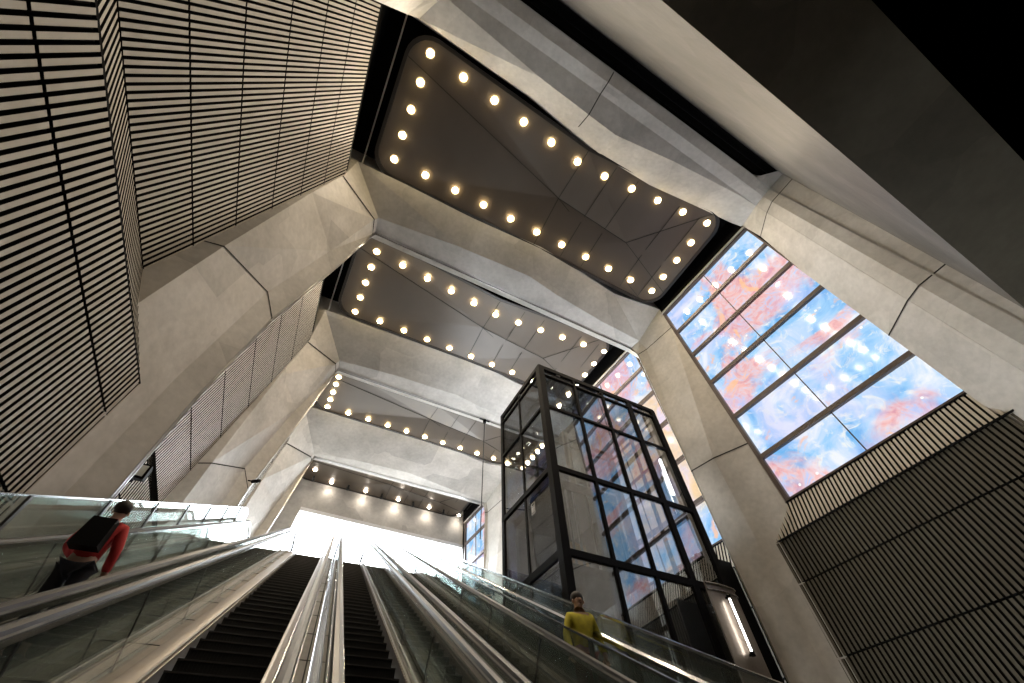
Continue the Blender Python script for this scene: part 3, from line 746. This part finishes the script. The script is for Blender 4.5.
# polished curved cladding with a tube light, low between lift and wall
cl = thing('curved_steel_panel', 'curved polished steel panel glowing in the dark at the foot of the lift', 'steel panel', (7.8, 5.9, .2))
m = MB(); arc = [(7.30+.70*k/6, 5.62-.03*math.sin(math.pi*k/6)) for k in range(7)] + [(8.0+.20*math.sin(R(15*k)), 5.82-.20*math.cos(R(15*k))) for k in range(1, 7)]
m.rings([[(x, y, z) for x, y in arc] + [(x, y+.03 if y < 5.7 else y+.02, z) for x, y in reversed(arc)] for z in (.2, 3.62)]); m.build('skin', 'brushed', cl, smooth=False)
for dz in (.03, .15):
    m = MB(); m.tube([(x, y-.01, 3.62-dz) for x, y in arc], .018, 6, up=(0,0,1)); m.build('top_band', 'chrome', cl)
t = thing('tube_light', 'glowing tube light standing against the curved steel panel at the foot of the lift', 'tube light', (7.8, 5.5, 2.5), 'vertical tube lights')
m = MB(); m.tube([(7.66, 5.50, 2.48), (7.66, 5.50, 3.32)], .016, 10); m.build('tube', 'tube', t)
m = MB(); m.tube([(7.66, 5.50, 2.42), (7.66, 5.50, 2.48)], .04, 10); m.bar((7.66, 5.50, 2.45), (7.66, 5.575, 2.45), .03); m.build('end_cap', 'black', t)
m = MB(); m.tube([(7.66, 5.50, 3.32), (7.66, 5.50, 3.38)], .04, 10); m.bar((7.66, 5.50, 3.35), (7.66, 5.575, 3.35), .03); m.build('end_cap', 'black', t)

# ------------------------------------------------------------------ small fittings
rod = thing('hanging_rod', 'thin steel rod hanging from the second beam beside the glass lift', 'rod', (5.85, 12.8, 13.4))
m = MB(); m.tube([(5.85, 12.86, 13.35), (5.82, 12.86, 7.7)], .02, 8); m.build('stem', 'dgrey', rod)
m = MB(); m.tube([(5.85, 12.86, 13.36), (5.85, 12.86, 13.20)], .075, 12); m.bar((5.6, 12.86, 13.35), (6.1, 12.86, 13.35), .05, .04); m.build('mounting_bracket', 'black', rod)
fl_ = thing('floodlight', 'small black floodlight on an arm in front of the lower left slats', 'floodlight', (-2.30, 6.95, 3.95))
fp = I(-2.9, 0, 0)
C0 = Vector((-2.28, 6.75, 3.80))
m = MB(); m.hexa([C0+Vector(v) for v in ((-.13,-.05,-.11),(.13,-.05,-.11),(.13,.06,-.09),(-.13,.06,-.09))], [C0+Vector(v) for v in ((-.13,-.06,.11),(.13,-.06,.11),(.13,.06,.09),(-.13,.06,.09))]); m.build('housing', 'black', fl_)
m = MB(); m.box(C0.x-.10, C0.x+.10, C0.y-.075, C0.y-.062, C0.z-.08, C0.z+.08); m.build('front_glass', 'lens', fl_)
m = MB(); m.tube([C0+Vector((0,.05,0)), C0+Vector((-.0,.18,.02)), C0+Vector((-.10,.26,-.02))], .016, 8); m.build('arm', 'black', fl_)
sc_ = thing('security_camera', 'small black security camera on the inner face of the second left column', 'camera', (-1.66, 12.4, 7.36))
m = MB(); m.tube([(-1.60, 12.2, 7.36), (-1.42, 12.05, 7.34)], .05, 10); m.build('body', 'black', sc_)
m = MB(); m.tube([(-1.72, 12.3, 7.42), (-1.58, 12.22, 7.38)], .02, 8); m.build('bracket', 'black', sc_)

# ------------------------------------------------------------------ people
def person(label, foot, face, sc, top, legs, arm_pose, hair='hair', extra=None):
    """one skinned body; clothing and hair are its parts. local x right, y forward, z up; total height 1.72 m"""
    root = thing('person', label, 'person', tuple(Vector(foot)))
    bl = 1.0/S*sc
    ca, sa = math.cos(face), math.sin(face)
    def T(p): x, y, z = p; return Vector((x*ca - y*sa, x*sa + y*ca, z))*bl + Vector(foot)
    def skin(name, verts, edges, rad, mat, sub=2, par=root):
        me = bpy.data.meshes.new(name); me.from_pydata([(T(v)-Vector(foot))*S for v in verts], edges, []); me.materials.append(M[mat])
        ob = bpy.data.objects.new(name, me); COL.objects.link(ob); ob.parent = par
        md = ob.modifiers.new('skin', 'SKIN'); md.use_smooth_shade = True
        me.skin_vertices[0].data[0].use_root = True
        for i, r_ in enumerate(rad): 
            r_ = r_ if isinstance(r_, tuple) else (r_, r_); me.skin_vertices[0].data[i].radius = (r_[0]*bl*S, r_[1]*bl*S)
        s_ = ob.modifiers.new('sub', 'SUBSURF'); s_.levels = sub; s_.render_levels = sub
        return ob
    aL, aR = arm_pose
    V = [(0,0,.95), (0,0,1.12), (0,.0,1.34), (0,0,1.46), (0,.01,1.54), (0,.02,1.62), (0,.02,1.70),
         (.17,0,1.40), aR[0], aR[1], aR[2], (-.17,0,1.40), aL[0], aL[1], aL[2],
         (.09,0,.88), (.10,.02,.48), (.10,-.02,.09), (.10,.13,.03), (-.09,0,.88), (-.10,.06,.50), (-.10,.02,.09), (-.10,.16,.03)]
    Eg = [(0,1),(1,2),(2,3),(3,4),(4,5),(5,6),(2,7),(7,8),(8,9),(9,10),(2,11),(11,12),(12,13),(13,14),(0,15),(15,16),(16,17),(17,18),(0,19),(19,20),(20,21),(21,22)]
    rad = [(.14,.10),(.12,.09),(.15,.10),.06,.055,.085,.07,.065,.045,.035,.03,.065,.045,.035,.03,.085,.055,.04,.035,.085,.055,.04,.035]
    body = skin('body', V, Eg, rad, 'skin')
    # fingers and thumb on each hand
    for side, a in ((1, aR), (-1, aL)):
        el, wr_, hn = Vector(a[0]), Vector(a[1]), Vector(a[2]); d = (hn-wr_).normalized(); s_ = d.cross(Vector((0,1,0)))
        s_ = s_.normalized() if s_.length > .1 else Vector((1,0,0)); nrm = s_.cross(d)
        for k, ln in enumerate((.065, .075, .07, .055)):
            p0 = hn + s_*(.027-.018*k)
            fo = skin('finger', [tuple(p0-d*.02), tuple(p0+d*ln*.55+nrm*.004), tuple(p0+d*ln*.9+nrm*.024)], [(0,1),(1,2)], [.010,.009,.008], 'skin', 1, body)
        p0 = hn - d*.03 + s_*.03
        skin('thumb', [tuple(p0), tuple(p0+s_*.025+d*.025), tuple(p0+s_*.03+d*.055)], [(0,1),(1,2)], [.011,.010,.009], 'skin', 1, body)
    g = lambda r_, k: tuple(x*k for x in r_) if isinstance(r_, tuple) else r_*k
    TV = V[0:3] + [(0,0,1.44)] + [V[7], V[8], V[9], V[11], V[12], V[13]]
    skin('jacket', TV, [(0,1),(1,2),(2,3),(2,4),(4,5),(5,6),(2,7),(7,8),(8,9)], [(.165,.125),(.15,.115),(.175,.125),.07,.085,.062,.048,.085,.062,.048], top)
    LV = [V[0], V[15], V[16], (.10,-.02,.14), V[19], V[20], (-.10,.02,.14)]
    skin('trousers', LV, [(0,1),(1,2),(2,3),(0,4),(4,5),(5,6)], [(.15,.115),.10,.07,.055,.10,.07,.055], legs)
    for s_, k, y in ((1, 17, .13), (-1, 21, .16)):
        p = V[k]; skin('shoe', [(p[0], p[1]-.03, .045), (p[0], y-.04, .04), (p[0], y+.05, .03)], [(0,1),(1,2)], [.045,.048,.035], 'cloth', 1)
    m = MB(); m.ball(T((0, -.01, 1.68)), .098*bl, .10*bl, .10*bl); m.build('hair', hair, root, smooth=True)
    f = MB(); f.ball(T((0, .105, 1.62)), .013*bl, .022*bl, .022*bl, 8); f.build('nose', 'skin', root, smooth=True)
    for x in (-.032, .032):
        f = MB(); f.ball(T((x, .098, 1.645)), .010*bl, seg=8); f.build('eye', 'cloth', root, smooth=True)
    f = MB(); f.ball(T((0, .10, 1.575)), .022*bl, .008*bl, .006*bl, 8); f.build('mouth', 'maroon', root, smooth=True)
    for x in (-.088, .088):
        f = MB(); f.ball(T((x, .02, 1.62)), .012*bl, .02*bl, .03*bl, 8); f.build('ear', 'skin', root, smooth=True)
    if extra: extra(root, T, bl)
    return root
down = ([(-.25,.0,1.15), (-.26,.10,.93), (-.26,.13,.84)], [(.25,.0,1.15), (.26,.10,.93), (.26,.13,.84)])
hold = ([(-.27,.06,1.16), (-.24,.30,1.14), (-.24,.40,1.15)], [(.25,.0,1.15), (.26,.10,.93), (.26,.13,.84)])
def on_step(u, e):
    """foot point on the tread nearest to e"""
    base = path(-4.4, HT)[0]; k = round((e+4.4)/math.hypot(.155,.268))
    return tuple(base + (Hd*.268+Vector((0,0,1))*.155)*k + Lv*u + Hd*.12 + Vector((0,0,.004)))
def bag(root, T, bl):
    m = MB(); c_ = [T(p) for p in ((-.15,-.13,1.05),(.15,-.13,1.05),(.15,-.29,1.05),(-.15,-.29,1.05))]; d_ = [T(p) for p in ((-.13,-.12,1.42),(.13,-.12,1.42),(.13,-.24,1.42),(-.13,-.24,1.42))]
    m.hexa(c_, d_); m.build('backpack', 'black', root)
person('person in a red top with dark hair riding the leftmost escalator, seen through the glass', on_step(-1.93, 4.45), R(-5), .97, 'red', 'cloth', hold, extra=bag)
fy = base + (Hd*.27 + Vector((0,0,1))*.1559)*round((4.05+4.4)/math.hypot(.27,.1559)) + Lv*2.70 + Hd*.14
person('person in yellow jacket and maroon trousers standing by the corner of the glass lift', tuple(fy+Vector((0,0,.002))), R(170), .97, 'yel', 'maroon', down, extra=bag)
for k, (x, y, lab, c_) in enumerate(((6.95, 15.3, 'person in dark clothes standing at the stair head under the hanging rod', 'cloth'), (7.45, 15.5, 'person in a blue-grey jacket at the stair head, behind the one in dark clothes', 'blue'))):
    person(lab, (x, y, ZL), R(200-40*k), 1.0, c_, 'cloth', down)
